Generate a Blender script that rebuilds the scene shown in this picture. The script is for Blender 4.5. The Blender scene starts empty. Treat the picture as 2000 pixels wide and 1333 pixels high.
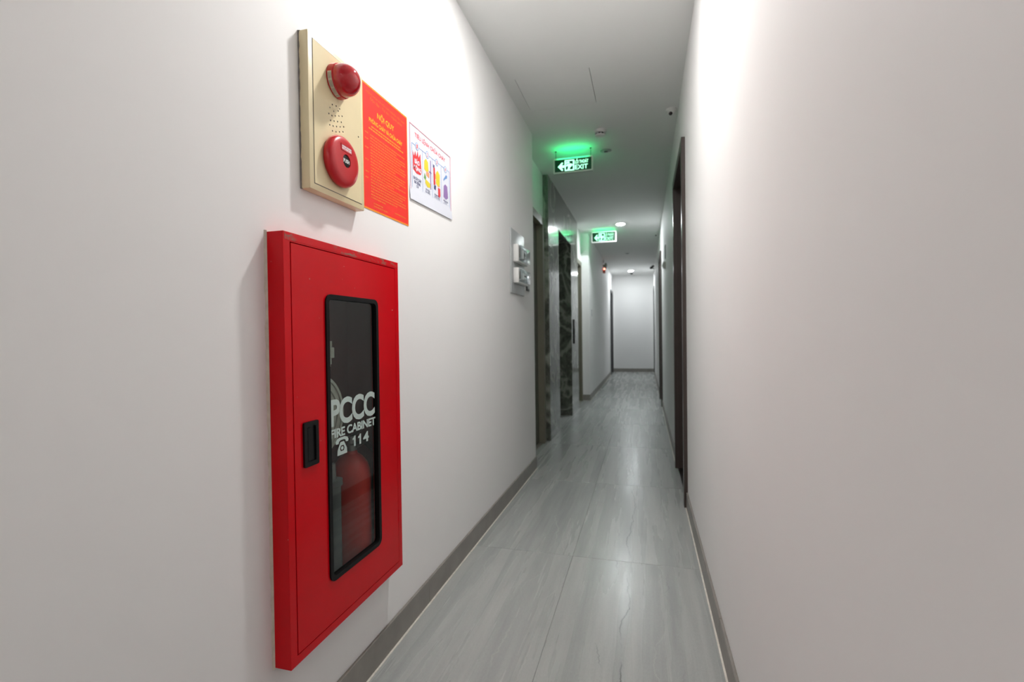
import bpy, bmesh, math, random
from mathutils import Vector, Matrix
random.seed(7)
scene = bpy.context.scene
COL = scene.collection

# ------------------------------------------------------------------ camera, world, exposure
WL, WR, CH = -0.8718, 0.2525, 2.7364          # left wall face, right wall face, ceiling height
YEND, YBACK = 14.05, -3.6
FPX = 940.0
def make_camera():
    yaw, pitch, roll = 0.26883837, 0.01309432, -0.01320893
    f = Vector((-math.sin(yaw)*math.cos(pitch), math.cos(yaw)*math.cos(pitch), -math.sin(pitch)))
    r = Vector((math.cos(yaw), math.sin(yaw), 0)); u = r.cross(f)
    r2 = r*math.cos(roll) + u*math.sin(roll); u2 = -r*math.sin(roll) + u*math.cos(roll)
    cd = bpy.data.cameras.new('camera'); cam = bpy.data.objects.new('camera', cd); COL.objects.link(cam)
    m = Matrix((r2, u2, -f)).transposed().to_4x4(); m.translation = (0, 0, 1.10)
    cam.matrix_world = m
    cd.sensor_width = 36; cd.sensor_fit = 'HORIZONTAL'; cd.lens = FPX*36/2000
    cd.clip_start = 0.02; cd.clip_end = 60
    cd.dof.use_dof = True; cd.dof.focus_distance = 1.35; cd.dof.aperture_fstop = 3.2
    scene.camera = cam
make_camera()
world = bpy.data.worlds.new('world'); scene.world = world; world.use_nodes = True
world.node_tree.nodes['Background'].inputs[0].default_value = (0.8, 0.85, 1, 1)
world.node_tree.nodes['Background'].inputs[1].default_value = 0.0
scene.view_settings.view_transform = 'Standard'
scene.view_settings.look = 'None'
scene.view_settings.gamma = 1
scene.view_settings.use_curve_mapping = False
scene.view_settings.exposure = 0.1
LAMP_NEAR, LAMP_FAR, LAMP_FILL = 600.0, 540.0, 400.0

# ------------------------------------------------------------------ materials
def lin(c):
    f = lambda v: v/12.92 if v <= 0.04045 else ((v+0.055)/1.055)**2.4
    return tuple(f(v/255) for v in c) + (1,)
class NT:
    def __init__(s, name):
        s.m = bpy.data.materials.new(name); s.m.use_nodes = True
        s.t = s.m.node_tree; s.b = s.t.nodes['Principled BSDF']; s.o = s.t.nodes['Material Output']
    def n(s, kind, **kw):
        x = s.t.nodes.new(kind)
        for k, v in kw.items():
            if k in x.inputs: x.inputs[k].default_value = v
            else: setattr(x, k, v)
        return x
    def l(s, a, b): s.t.links.new(a, b)
    def ramp(s, fac, stops):
        r = s.n('ShaderNodeValToRGB'); e = r.color_ramp.elements
        while len(e) < len(stops): e.new(0.5)
        for q, (p, c) in zip(e, stops): q.position = p; q.color = c
        s.l(fac, r.inputs[0]); return r.outputs[0]
    def pos(s, scale=(1, 1, 1), rnd=0):
        g = s.n('ShaderNodeNewGeometry'); mp = s.n('ShaderNodeMapping'); mp.inputs['Scale'].default_value = scale
        if rnd:
            oi = s.n('ShaderNodeObjectInfo'); mu = s.n('ShaderNodeMath', operation='MULTIPLY'); mu.inputs[1].default_value = rnd
            s.l(oi.outputs['Random'], mu.inputs[0]); ad = s.n('ShaderNodeVectorMath', operation='ADD')
            s.l(g.outputs['Position'], ad.inputs[0]); cb = s.n('ShaderNodeCombineXYZ'); s.l(mu.outputs[0], cb.inputs[1]); s.l(mu.outputs[0], cb.inputs[2])
            s.l(cb.outputs[0], ad.inputs[1]); s.l(ad.outputs[0], mp.inputs[0])
        else: s.l(g.outputs['Position'], mp.inputs[0])
        return mp.outputs[0]
    def noise(s, vec, scale, detail=4, rough=.55, dist=0):
        x = s.n('ShaderNodeTexNoise', Scale=scale, Detail=detail, Roughness=rough, Distortion=dist); s.l(vec, x.inputs['Vector']); return x.outputs['Fac']
    def mix(s, fac, a, b, blend='MIX'):
        x = s.n('ShaderNodeMix', data_type='RGBA', blend_type=blend)
        for sock, v in ((x.inputs[0], fac), (x.inputs[6], a), (x.inputs[7], b)):
            if hasattr(v, 'links'): s.l(v, sock)
            else: sock.default_value = v
        return x.outputs[2]
    def bump(s, h, strength=.1, dist=.002):
        x = s.n('ShaderNodeBump', Strength=strength, Distance=dist); s.l(h, x.inputs['Height']); s.l(x.outputs[0], s.b.inputs['Normal'])

def paint(name, col, rough=.4, var=.06, scale=12, bump=0, bscale=300, metal=0, spec=.5, coat=0):
    """plain painted / moulded surface: base colour with faint procedural mottling"""
    t = NT(name); c = lin(col)
    v = t.noise(t.pos(), scale)
    d = tuple(x*(1-var) for x in c[:3]) + (1,); e = tuple(min(1, x*(1+var)) for x in c[:3]) + (1,)
    t.l(t.ramp(v, [(.3, d), (.7, e)]), t.b.inputs['Base Color'])
    t.b.inputs['Roughness'].default_value = rough; t.b.inputs['Metallic'].default_value = metal
    t.b.inputs['Specular IOR Level'].default_value = spec
    if coat: t.b.inputs['Coat Weight'].default_value = coat; t.b.inputs['Coat Roughness'].default_value = .08
    if bump: t.bump(t.noise(t.pos(), bscale, 2), bump, .001)
    return t.m
def emit(name, col, strength, base=(0, 0, 0, 1)):
    t = NT(name); t.b.inputs['Base Color'].default_value = base
    v = t.noise(t.pos(), 40, 1); t.l(t.ramp(v, [(0, tuple(x*.96 for x in col[:3])+(1,)), (1, col)]), t.b.inputs['Emission Color'])
    t.b.inputs['Emission Strength'].default_value = strength; t.b.inputs['Roughness'].default_value = .3
    return t.m

M = {}
M['wall'] = paint('wall_paint', (241, 240, 239), .62, .012, 1.5, .06, 220, spec=.3)
M['wall_end'] = M['wall']
M['ceiling'] = paint('ceiling_paint', (238, 239, 237), .75, .012, 1.2)
M['hatch'] = paint('hatch_paint', (238, 239, 237), .75, .012, 1.2)
M['gap'] = paint('dark_gap', (70, 70, 66), .8)
M['white_plastic'] = paint('white_plastic', (225, 225, 222), .3, .02)
M['grey_plastic'] = paint('grey_plastic', (176, 180, 180), .35, .03)
M['black_plastic'] = paint('black_plastic', (14, 15, 16), .35, .1, spec=.25)
M['rubber'] = paint('black_rubber', (9, 9, 10), .45, .1, spec=.2)
M['steel'] = paint('brushed_steel', (150, 150, 148), .3, .05, 60, metal=1)
M['chrome'] = paint('steel_rod', (90, 95, 92), .35, .05, 60, metal=.6)
M['cream'] = paint('cream_enamel', (228, 213, 172), .35, .03, 9, .04, 400)
M['cream_edge'] = paint('cream_enamel_edge', (222, 200, 150), .45, .05, 20)
M['plaster'] = paint('filler_plaster', (214, 205, 190), .8, .1, 60, .3, 120)
M['red_plastic'] = paint('red_plastic', (196, 26, 36), .28, .05, 8)
M['brown_door'] = paint('brown_door_veneer', (70, 58, 53), .38, .12, 25)
M['brown_frame'] = paint('brown_frame', (66, 57, 53), .32, .08, 25)
M['olive_door'] = paint('olive_door', (92, 92, 82), .4, .06, 10)
M['olive_frame'] = paint('olive_frame', (124, 121, 106), .38, .05, 10)
M['black_stone'] = paint('black_stone', (14, 14, 15), .3, .3, 30)
M['grout'] = paint('grout', (150, 151, 148), .8, .1, 60)
M['pale_grout'] = paint('pale_grout', (222, 218, 208), .8, .12, 40)
M['skirting'] = paint('skirting_stone', (138, 134, 128), .4, .14, 9)
M['red_inside'] = paint('dark_red_primer', (118, 36, 40), .6, .1, 10)
M['dull_grey'] = paint('dull_grey_metal', (104, 110, 110), .5, .08, 20)
M['hose'] = paint('canvas_hose', (214, 210, 196), .8, .1, 80, .3, 200)
M['ext_red'] = paint('extinguisher_red', (226, 48, 40), .3, .05, 6)
M['sticker'] = paint('white_vinyl', (188, 203, 198), .5, .03, 30)
M['paper_white'] = paint('glossy_paper_white', (226, 228, 238), .35, .012, 8)
M['paper_red'] = paint('glossy_paper_red', (246, 50, 40), .4, .04, 6)
M['print_yellow'] = paint('print_yellow', (252, 190, 34), .45, .05, 30)
M['print_gold'] = paint('print_gold', (246, 152, 36), .45, .05, 30)
M['print_orange'] = paint('print_orange', (240, 118, 40), .45, .06, 30)
M['print_red'] = paint('print_red', (222, 60, 66), .45, .05, 30)
M['print_navy'] = paint('print_navy', (64, 70, 120), .45, .05, 30)
M['print_blue'] = paint('print_blue', (110, 150, 205), .45, .05, 30)
M['print_pink'] = paint('print_pink', (222, 150, 160), .45, .05, 30)
M['print_lemon'] = paint('print_lemon', (226, 205, 60), .45, .05, 30)
M['print_green'] = paint('print_green', (110, 160, 90), .45, .05, 30)
M['print_skin'] = paint('print_peach', (236, 160, 120), .45, .05, 30)
M['print_purple'] = paint('print_purple', (150, 120, 175), .45, .05, 30)
M['print_grey'] = paint('print_grey', (120, 112, 104), .45, .05, 30)
M['paper'] = paint('label_paper', (206, 198, 180), .6, .05, 60)
M['pale_door'] = paint('grey_door', (74, 74, 76), .4, .06, 20)
M['beige_dome'] = paint('grey_green_dome', (126, 140, 128), .35, .05)
M['orange_box'] = paint('orange_red_box', (190, 96, 78), .4, .05)
M['lens_black'] = paint('lens_black', (10, 6, 6), .12, .1)
M['lamp_near'] = emit('lamp_diffuser_near', (1, .99, .975, 1), LAMP_NEAR)
M['lamp_fill'] = emit('lamp_diffuser_fill', (1, .92, .89, 1), LAMP_FILL)
M['lamp_far'] = emit('lamp_diffuser_far', (.92, .975, 1, 1), LAMP_FAR)
M['sign_panel'] = emit('sign_panel', (.0, .16, .05, 1), .10, (.0, .03, .01, 1))
M['sign_glow'] = emit('sign_symbol', (.36, 1, .62, 1), 2.2)
M['sign_back'] = emit('sign_back_panel', (.0, 1, .30, 1), 3.2)
M['sign_frame'] = paint('sign_frame', (214, 222, 216), .4, .02)
M['red_led'] = emit('red_led', (1, .25, .16, 1), 7)

def m_frame_red():
    t = NT('red_enamel')
    p = t.pos(); v = t.noise(p, 5, 3)
    base = t.ramp(v, [(.3, lin((202, 1, 16))), (.7, lin((212, 2, 22)))])
    w = t.noise(t.pos((1, 6, 30)), 3.1, 6, .7); chips = t.ramp(t.noise(p, 55, 3, .6), [(.745, (0, 0, 0, 1)), (.76, (1, 1, 1, 1))])
    c = t.mix(chips, base, lin((206, 150, 140)))
    t.l(c, t.b.inputs['Base Color']); t.b.inputs['Roughness'].default_value = .2; t.b.inputs['Specular IOR Level'].default_value = .22
    t.bump(t.noise(p, 420, 2), .05, .001)
    return t.m
M['red_enamel'] = m_frame_red()
def m_frame_worn():
    t = NT('red_enamel_worn'); p = t.pos(); v = t.noise(p, 5, 3)
    base = t.ramp(v, [(.3, lin((206, 2, 18))), (.7, lin((216, 3, 24)))])
    chips = t.ramp(t.noise(t.pos((1, .35, 1)), 60, 5, .7), [(.52, (0, 0, 0, 1)), (.60, (1, 1, 1, 1))])
    zone = t.ramp(t.noise(p, 6, 2), [(.42, (0, 0, 0, 1)), (.58, (.9, .9, .9, 1))])
    fac = t.mix(1.0, chips, zone, 'MULTIPLY')
    c = t.mix(fac, base, lin((140, 96, 84)))
    t.l(c, t.b.inputs['Base Color']); t.b.inputs['Roughness'].default_value = .25; t.b.inputs['Specular IOR Level'].default_value = .3
    return t.m
M['red_worn'] = m_frame_worn()

def m_tile():
    t = NT('grey_vein_tile')
    band = t.noise(t.pos((1, .045, 1), 5.1), 13, 4, .55, .25)
    base = t.ramp(band, [(.28, lin((158, 161, 160))), (.5, lin((169, 172, 170))), (.74, lin((178, 180, 177)))])
    streak = t.noise(t.pos((1, .07, 1), 9.7), 46, 3, .6, .3)
    base = t.mix(.10, base, t.ramp(streak, [(.35, (.13, .13, .13, 1)), (.65, (.62, .62, .60, 1))]), 'OVERLAY')
    grain = t.noise(t.pos((1, .5, 1)), 160, 3, .7)
    base = t.mix(.10, base, t.ramp(grain, [(.35, (.2, .2, .2, 1)), (.65, (.6, .6, .6, 1))]), 'OVERLAY')
    g = t.n('ShaderNodeNewGeometry'); sx = t.n('ShaderNodeSeparateXYZ'); t.l(g.outputs['Position'], sx.inputs[0])
    def M2(op, a, b):
        m = t.n('ShaderNodeMath', operation=op)
        for k, v in enumerate((a, b)):
            if v is None: continue
            if hasattr(v, 'links'): t.l(v, m.inputs[k])
            else: m.inputs[k].default_value = v
        return m.outputs[0]
    def crack(x0, amp, wid, seed, lo, hi):
        """a thin wandering vein that runs with the corridor near x0, broken up along its length"""
        n1 = t.noise(t.pos((0, 1.0, 0), seed), 1.7, 6, .62)
        off = M2('MULTIPLY', M2('SUBTRACT', n1, .5), amp)
        d = M2('ABSOLUTE', M2('SUBTRACT', M2('ADD', sx.outputs['X'], off), x0), None)
        line = t.ramp(d, [(0, (1, 1, 1, 1)), (wid, (0, 0, 0, 1))])
        brk = t.ramp(t.noise(t.pos((.6, 1, 0), seed*.37), 2.3, 4, .6), [(lo, (0, 0, 0, 1)), (hi, (1, 1, 1, 1))])
        return t.mix(1.0, line, brk, 'MULTIPLY')
    dark = lin((86, 89, 89)); pale = lin((206, 207, 202)); c = base
    for x0, amp, wid, sd, lo, hi, col, k in ((-.085, .16, .0040, 1.3, .38, .5, dark, .8), (-.16, .22, .0022, 2.9, .5, .6, dark, .55), (.10, .25, .0022, 4.4, .5, .62, dark, .35), (-.62, .25, .002, 6.1, .52, .62, dark, .3),
            (-.50, .30, .004, 3.7, .42, .6, pale, .35), (-.40, .26, .003, 5.3, .42, .6, pale, .4), (-.72, .30, .004, 7.9, .42, .6, pale, .3), (.05, .3, .003, 8.3, .45, .6, pale, .3)):
        c = t.mix(t.mix(1.0, crack(x0, amp, wid, sd, lo, hi), (k, k, k, 1), 'MULTIPLY'), c, col)
    t.l(c, t.b.inputs['Base Color'])
    t.l(t.ramp(band, [(.3, (.23, .23, .23, 1)), (.7, (.31, .31, .31, 1))]), t.b.inputs['Roughness'])
    t.bump(t.noise(t.pos((1, .3, 1)), 60, 4), .04, .001)
    return t.m
M['tile'] = m_tile()

def m_marble():
    t = NT('dark_swirl_marble')
    p = t.pos((1.3, 1.3, 1)); nz = t.n('ShaderNodeTexNoise', Scale=1.5, Detail=3, Distortion=1.4); t.l(p, nz.inputs['Vector'])
    mul = t.n('ShaderNodeMath', operation='MULTIPLY'); mul.inputs[1].default_value = 26; t.l(nz.outputs['Fac'], mul.inputs[0])
    sn = t.n('ShaderNodeMath', operation='SINE'); t.l(mul.outputs[0], sn.inputs[0])
    a = t.ramp(sn.outputs[0], [(.0, lin((80, 84, 76))), (.55, lin((118, 123, 113))), (.95, lin((172, 176, 164)))])
    d = t.ramp(t.noise(p, 14, 6, .7, .8), [(.35, lin((56, 57, 52))), (.7, lin((154, 157, 146)))])
    t.l(t.mix(.4, a, d), t.b.inputs['Base Color']); t.b.inputs['Roughness'].default_value = .13; t.b.inputs['IOR'].default_value = 1.75
    return t.m
M['marble'] = m_marble()

def m_glass(name, tint, rough=.0):
    t = NT(name); t.t.nodes.remove(t.b)
    tr = t.n('ShaderNodeBsdfTransparent'); tr.inputs[0].default_value = tint
    gl = t.n('ShaderNodeBsdfGlossy'); gl.inputs['Roughness'].default_value = rough
    lw = t.n('ShaderNodeLayerWeight'); lw.inputs['Blend'].default_value = .5
    pw = t.n('ShaderNodeMath', operation='POWER'); pw.inputs[1].default_value = 5; t.l(lw.outputs['Facing'], pw.inputs[0])
    fr = t.n('ShaderNodeMath', operation='MULTIPLY_ADD'); fr.inputs[1].default_value = .96; fr.inputs[2].default_value = .04; t.l(pw.outputs[0], fr.inputs[0])
    mx = t.n('ShaderNodeMixShader'); t.l(fr.outputs[0], mx.inputs[0]); t.l(tr.outputs[0], mx.inputs[1]); t.l(gl.outputs[0], mx.inputs[2])
    t.l(mx.outputs[0], t.o.inputs[0]); return t.m
M['glass'] = m_glass('cabinet_glass', (.80, .83, .82, 1), .02)
M['clear_cover'] = m_glass('clear_plastic_cover', (.86, .90, .91, 1), .05)
def m_strobe():
    t = NT('red_strobe_lens'); t.b.inputs['Base Color'].default_value = lin((196, 0, 26))
    t.b.inputs['Roughness'].default_value = .06; t.b.inputs['Coat Weight'].default_value = .5; t.b.inputs['Coat Roughness'].default_value = .03
    t.b.inputs['Transmission Weight'].default_value = .12
    v = t.noise(t.pos(), 30, 2); t.l(t.ramp(v, [(.3, lin((186, 0, 22))), (.7, lin((204, 4, 30)))]), t.b.inputs['Base Color'])
    return t.m
M['strobe'] = m_strobe()

# ------------------------------------------------------------------ mesh helpers
class MB:
    def __init__(s): s.v = []; s.f = []
    def add(s, vs, fs):
        k = len(s.v); s.v += [tuple(p) for p in vs]; s.f += [tuple(i+k for i in q) for q in fs]; return s
    def box(s, x0, x1, y0, y1, z0, z1):
        return s.add([(x0,y0,z0),(x1,y0,z0),(x1,y1,z0),(x0,y1,z0),(x0,y0,z1),(x1,y0,z1),(x1,y1,z1),(x0,y1,z1)],
                     [(0,3,2,1),(4,5,6,7),(0,1,5,4),(1,2,6,5),(2,3,7,6),(3,0,4,7)])
    def rbox(s, x0, x1, y0, y1, z0, z1, r=.003, seg=2):
        bm = bmesh.new(); bmesh.ops.create_cube(bm, size=1)
        for v in bm.verts: v.co = Vector(((x0+x1)/2+v.co.x*(x1-x0), (y0+y1)/2+v.co.y*(y1-y0), (z0+z1)/2+v.co.z*(z1-z0)))
        bmesh.ops.bevel(bm, geom=list(bm.edges), offset=r, segments=seg, affect='EDGES', profile=.5)
        bm.verts.index_update()
        s.add([v.co[:] for v in bm.verts], [[v.index for v in f.verts] for f in bm.faces]); bm.free(); return s
    def lathe(s, prof, c, axis, seg=32):
        """profile [(radius, offset along axis)] turned about axis through c"""
        A = Vector(axis).normalized(); U = A.orthogonal().normalized(); V = A.cross(U); c = Vector(c)
        vs = []; fs = []; n = len(prof)
        for r, h in prof:
            for k in range(seg):
                a = 2*math.pi*k/seg; vs.append(c + A*h + (U*math.cos(a)+V*math.sin(a))*r)
        for i in range(n-1):
            for k in range(seg):
                k2 = (k+1) % seg; fs.append((i*seg+k, i*seg+k2, (i+1)*seg+k2, (i+1)*seg+k))
        fs.append(tuple(range(seg-1, -1, -1))); fs.append(tuple((n-1)*seg+k for k in range(seg)))
        return s.add(vs, fs)
    def tube(s, pts, r, seg=10):
        pts = [Vector(p) for p in pts]; vs = []; fs = []
        up = None
        for i, p in enumerate(pts):
            d = (pts[min(i+1, len(pts)-1)] - pts[max(i-1, 0)]).normalized()
            if up is None: up = d.orthogonal().normalized()
            up = (up - d*up.dot(d)).normalized(); w = d.cross(up)
            for k in range(seg):
                a = 2*math.pi*k/seg; vs.append(p + (up*math.cos(a)+w*math.sin(a))*r)
        for i in range(len(pts)-1):
            for k in range(seg):
                k2 = (k+1) % seg; fs.append((i*seg+k, i*seg+k2, (i+1)*seg+k2, (i+1)*seg+k))
        fs.append(tuple(range(seg-1, -1, -1))); fs.append(tuple((len(pts)-1)*seg+k for k in range(seg)))
        return s.add(vs, fs)
    def prism(s, poly, fr, w0, w1):
        """2-D polygon in the frame fr=(O,U,V,N), from w0 to w1 along N"""
        O, U, V, N = fr; n = len(poly)
        vs = [O+U*a+V*b+N*w0 for a, b in poly] + [O+U*a+V*b+N*w1 for a, b in poly]
        fs = [tuple(range(n-1, -1, -1)), tuple(range(n, 2*n))] + [(i, (i+1) % n, n+(i+1) % n, n+i) for i in range(n)]
        return s.add(vs, fs)
    def ring(s, outer, inner, fr, w0, w1):
        """frame between two outlines with the same number of points"""
        O, U, V, N = fr; n = len(outer); P = lambda q, w: O+U*q[0]+V*q[1]+N*w
        vs = [P(q, w0) for q in outer]+[P(q, w0) for q in inner]+[P(q, w1) for q in outer]+[P(q, w1) for q in inner]
        fs = []
        for i in range(n):
            j = (i+1) % n
            fs += [(2*n+i, 2*n+j, 3*n+j, 3*n+i), (i, n+i, n+j, j), (i, j, 2*n+j, 2*n+i), (n+i, 3*n+i, 3*n+j, n+j)]
        return s.add(vs, fs)
    def build(s, name, m, parent=None, smooth=None):
        off = Vector((0, 0, 0))
        q = parent
        while q is not None: off += q.location; q = q.parent
        me = bpy.data.meshes.new(name)
        me.from_pydata([(p[0]-off.x, p[1]-off.y, p[2]-off.z) for p in s.v], [], s.f); me.validate()
        bm = bmesh.new(); bm.from_mesh(me); bmesh.ops.recalc_face_normals(bm, faces=bm.faces); bm.to_mesh(me); bm.free()
        me.materials.append(M[m] if isinstance(m, str) else m)
        if smooth:
            for p in me.polygons: p.use_smooth = True
            me.set_sharp_from_angle(angle=math.radians(smooth))
        o = bpy.data.objects.new(name, me); COL.objects.link(o)
        if parent is not None: o.parent = parent
        return o
def box(*a): return MB().box(*a)
def rrect(u0, u1, v0, v1, r, n=6):
    pts = []
    for cx, cy, a0 in ((u1-r, v1-r, 0), (u0+r, v1-r, 90), (u0+r, v0+r, 180), (u1-r, v0+r, 270)):
        for k in range(n+1):
            a = math.radians(a0+90*k/n); pts.append((cx+r*math.cos(a), cy+r*math.sin(a)))
    return pts
def circ(u, v, ru, rv=None, n=24): return [(u+ru*math.cos(2*math.pi*k/n), v+(rv or ru)*math.sin(2*math.pi*k/n)) for k in range(n)]
def FR(O, U, V): O, U, V = Vector(O), Vector(U), Vector(V); return (O, U, V, U.cross(V))
LWF = FR((WL, 0, 0), (0, 1, 0), (0, 0, 1))          # on the left wall: u = y, v = z, normal +x
RWF = FR((WR, 0, 0), (0, -1, 0), (0, 0, 1))         # on the right wall: u = -y
def empty(name, loc, label=None, cat=None, group=None):
    o = bpy.data.objects.new(name, None); o.location = loc; o.empty_display_size = .05; COL.objects.link(o)
    tag(o, label, cat, group); return o
def tag(o, label=None, cat=None, group=None, kind=None):
    if label: o['label'] = label
    if cat: o['category'] = cat
    if group: o['group'] = group
    if kind: o['kind'] = kind
    return o
def text_mb(body, fr, u0, u1, v0, v1, w0, w1, bold=0.0, spacing=1.0):
    """letters as thin solid shapes, fitted to the rectangle u0..u1 x v0..v1 of the frame"""
    cu = bpy.data.curves.new('lettering', 'FONT'); cu.body = body; cu.size = 1; cu.offset = bold; cu.space_character = spacing
    cu.align_x = 'CENTER'; cu.resolution_u = 4; cu.space_line = .95
    ob = bpy.data.objects.new('lettering', cu); COL.objects.link(ob)
    dg = bpy.context.evaluated_depsgraph_get(); me = bpy.data.meshes.new_from_object(ob.evaluated_get(dg))
    vs = [v.co.copy() for v in me.vertices]; fs = [tuple(p.vertices) for p in me.polygons]
    bpy.data.objects.remove(ob); bpy.data.curves.remove(cu); bpy.data.meshes.remove(me)
    mb = MB()
    if not vs: return mb
    a0, a1 = min(v.x for v in vs), max(v.x for v in vs); b0, b1 = min(v.y for v in vs), max(v.y for v in vs)
    O, U, V, N = fr; n = len(vs)
    P = lambda v, w: O + U*(u0+(v.x-a0)/(a1-a0)*(u1-u0)) + V*(v0+(v.y-b0)/(b1-b0)*(v1-v0)) + N*w
    top = [P(v, w1) for v in vs]
    mb.add(top, fs)
    cnt = {}
    for f in fs:
        for i in range(len(f)):
            e = (f[i], f[(i+1) % len(f)]); cnt[e] = 1
    rim = [e for e in cnt if (e[1], e[0]) not in cnt]
    if abs(w1-w0) > 1e-6:
        mb.add(top + [P(v, w0) for v in vs], [(a, a+n, b+n, b) for a, b in rim])
    return mb
def wall_cells(mb, axis_lo, axis_hi, y0, y1, z0, z1, holes):
    ys = sorted({y0, y1, *[h for q in holes for h in q[:2] if y0 < h < y1]})
    for a, b in zip(ys, ys[1:]):
        cut = sorted([(q[2], q[3]) for q in holes if q[0] <= a+1e-6 and q[1] >= b-1e-6])
        z = z0
        for c, d in cut:
            if c > z+1e-6: mb.box(axis_lo, axis_hi, a, b, z, c)
            z = max(z, d)
        if z < z1-1e-6: mb.box(axis_lo, axis_hi, a, b, z, z1)
    return mb
def struct(name, mb, m): return tag(mb.build(name, m), kind='structure')

# ------------------------------------------------------------------ the corridor shell
REC = -0.995                                    # face of the recessed left wall
Y1, Y2, Y3, Y4 = 3.86, 4.87, 7.10, 7.95         # near wall end, lift start, lift end, far wall start
CAB = (0.975, 1.492, .318, 1.338)               # hole for the fire cabinet
D1 = (3.93, 4.76, 0, 2.215)                     # recessed left door by the lift
D2 = (7.17, 7.87, 0, 2.215)                     # left door after the lift
D3 = (13.02, 13.86, 0, 2.22)                    # left door at the far end
R1 = (3.225, 4.115, 0, 2.27)                    # right doors
R2 = (7.50, 8.33, 0, 2.27)
R3 = (12.95, 13.83, 0, 2.27)
wl = struct('wall_left', wall_cells(MB(), WL-.15, WL, YBACK, Y1, 0, CH, [CAB]), 'wall')
struct('wall_left_recess', wall_cells(MB(), REC-.12, REC, Y1, Y2, 0, CH, [D1]), 'wall')
EO = (5.47, 6.43, 0, 2.295)
wm = MB(); wall_cells(wm, -1.36, -1.245, Y2, Y3, 0, CH, []); wall_cells(wm, -1.245, -.962, Y2+.022, Y3-.022, 0, CH, [(5.448, 6.452, 0, 2.317)])
struct('wall_left_lift', wm, 'wall')
w2 = MB(); wall_cells(w2, REC-.12, REC, Y3, Y4, 0, CH, [D2])
struct('wall_left_recess_far', w2, 'wall')
struct('wall_left_far', wall_cells(MB(), WL-.25, WL, Y4, YEND, 0, CH, [D3]), 'wall')
struct('wall_right', wall_cells(MB(), WR, WR+.2, YBACK, YEND, 0, CH, [R1, R2, R3]), 'wall')
struct('wall_end', box(WL-.25, WR+.2, YEND, YEND+.15, 0, CH), 'wall')
struct('wall_back', box(WL-.15, WR+.2, YBACK-.15, YBACK, 0, CH), 'wall')
# ceiling with the opening of the access hatch
HX0, HX1, HY0, HY1 = -.789, -.312, 3.005, 3.468
cm = MB()
for x0, x1, y0, y1 in ((-1.37, HX0, YBACK-.15, YEND+.15), (HX1, WR+.2, YBACK-.15, YEND+.15), (HX0, HX1, YBACK-.15, HY0), (HX0, HX1, HY1, YEND+.15)):
    cm.box(x0, x1, y0, y1, CH, CH+.1)
struct('ceiling', cm, 'ceiling')
hatch = empty('access_panel', ((HX0+HX1)/2, (HY0+HY1)/2, CH), 'square flush white access panel in the ceiling before the near exit sign', 'hatch')
box(HX0+.003, HX1-.0035, HY0+.002, HY1-.002, CH+.0005, CH+.018).build('panel', 'hatch', hatch)
MB().ring([(HX0, HY0), (HX1, HY0), (HX1, HY1), (HX0, HY1)], [(HX0+.02, HY0+.02), (HX1-.02, HY0+.02), (HX1-.02, HY1-.02), (HX0+.02, HY1-.02)],
          (Vector((0, 0, 0)), Vector((1, 0, 0)), Vector((0, 1, 0)), Vector((0, 0, 1))), CH+.018, CH+.03).build('frame', 'gap', hatch)

# floor: grout bed with real tiles 0.6 x 1.2 m
floor = struct('floor', box(-1.37, WR+.2, YBACK-.15, YEND+.15, -.06, -.0022), 'grout')
TX, TY, TW, TL = -.352, 2.36, .60, 1.20
G = .0009
def tile_mesh(w, l):
    mb = MB().rbox(0, w, 0, l, -.010, 0, .0009, 1); o = mb.build('tile', 'tile'); return o
def lay(x0, x1):
    first = None; y = TY-5*TL
    while y < YEND:
        ya, yb = max(y, YBACK), min(y+TL, YEND)
        if yb-ya > TL-1e-4 and first is not None:
            o = first.copy(); COL.objects.link(o)
        else:
            o = tile_mesh(x1-x0-2*G, yb-ya-2*G)
            if yb-ya > TL-1e-4: first = o
        o.parent = floor; o.location = (x0+G, ya+G, 0); y += TL
lay(TX-TW, TX); lay(TX, WR)
for ya, yb in ((Y1, 4.76), (4.76, Y2), (Y3, 7.16), (7.16, Y4)):
    o = tile_mesh(.043-2*G, yb-ya-2*G); o.parent = floor; o.location = (-.995+G, ya+G, 0)

# skirting: stone strips with a pale joint at the floor
def skirting(name, runs, face, sgn, h=.098, along='y'):
    root = None
    for a, b in runs:
        y = a
        while y < b-1e-4:
            e = min(y+.9, b)
            if b-e < .15: e = b
            d0, d1 = sorted((face, face+sgn*.010))
            mb = MB()
            if along == 'y': mb.rbox(d0, d1, y+.0007, e-.0007, .0025, h, .0015, 1)
            else: mb.rbox(y+.0007, e-.0007, d0, d1, .0025, h, .0015, 1)
            if root is None:
                root = tag(bpy.data.objects.new(name, None), kind='structure'); COL.objects.link(root)
            mb.build('skirting_strip', 'skirting', root); y = e
        d0, d1 = sorted((face, face+sgn*.0160)); mb = MB()
        if along == 'y': mb.box(d0, d1, a, b, .0002, .0024)
        else: mb.box(a, b, d0, d1, .0002, .0024)
        mb.build('floor_joint', 'pale_grout', root)
    return root
skirting('baseboard_left', [(YBACK, Y1)], WL, 1)
skirting('baseboard_left_far', [(Y4, 12.97)], WL, 1)
skirting('baseboard_right', [(YBACK, 3.175), (4.165, 7.45), (8.38, 12.90)], WR, -1)
skirting('baseboard_end', [(WL, WR)], YEND, -1, along='x')
skirting('baseboard_return', [(-.985, WL)], Y4, -1, along='x')

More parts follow.
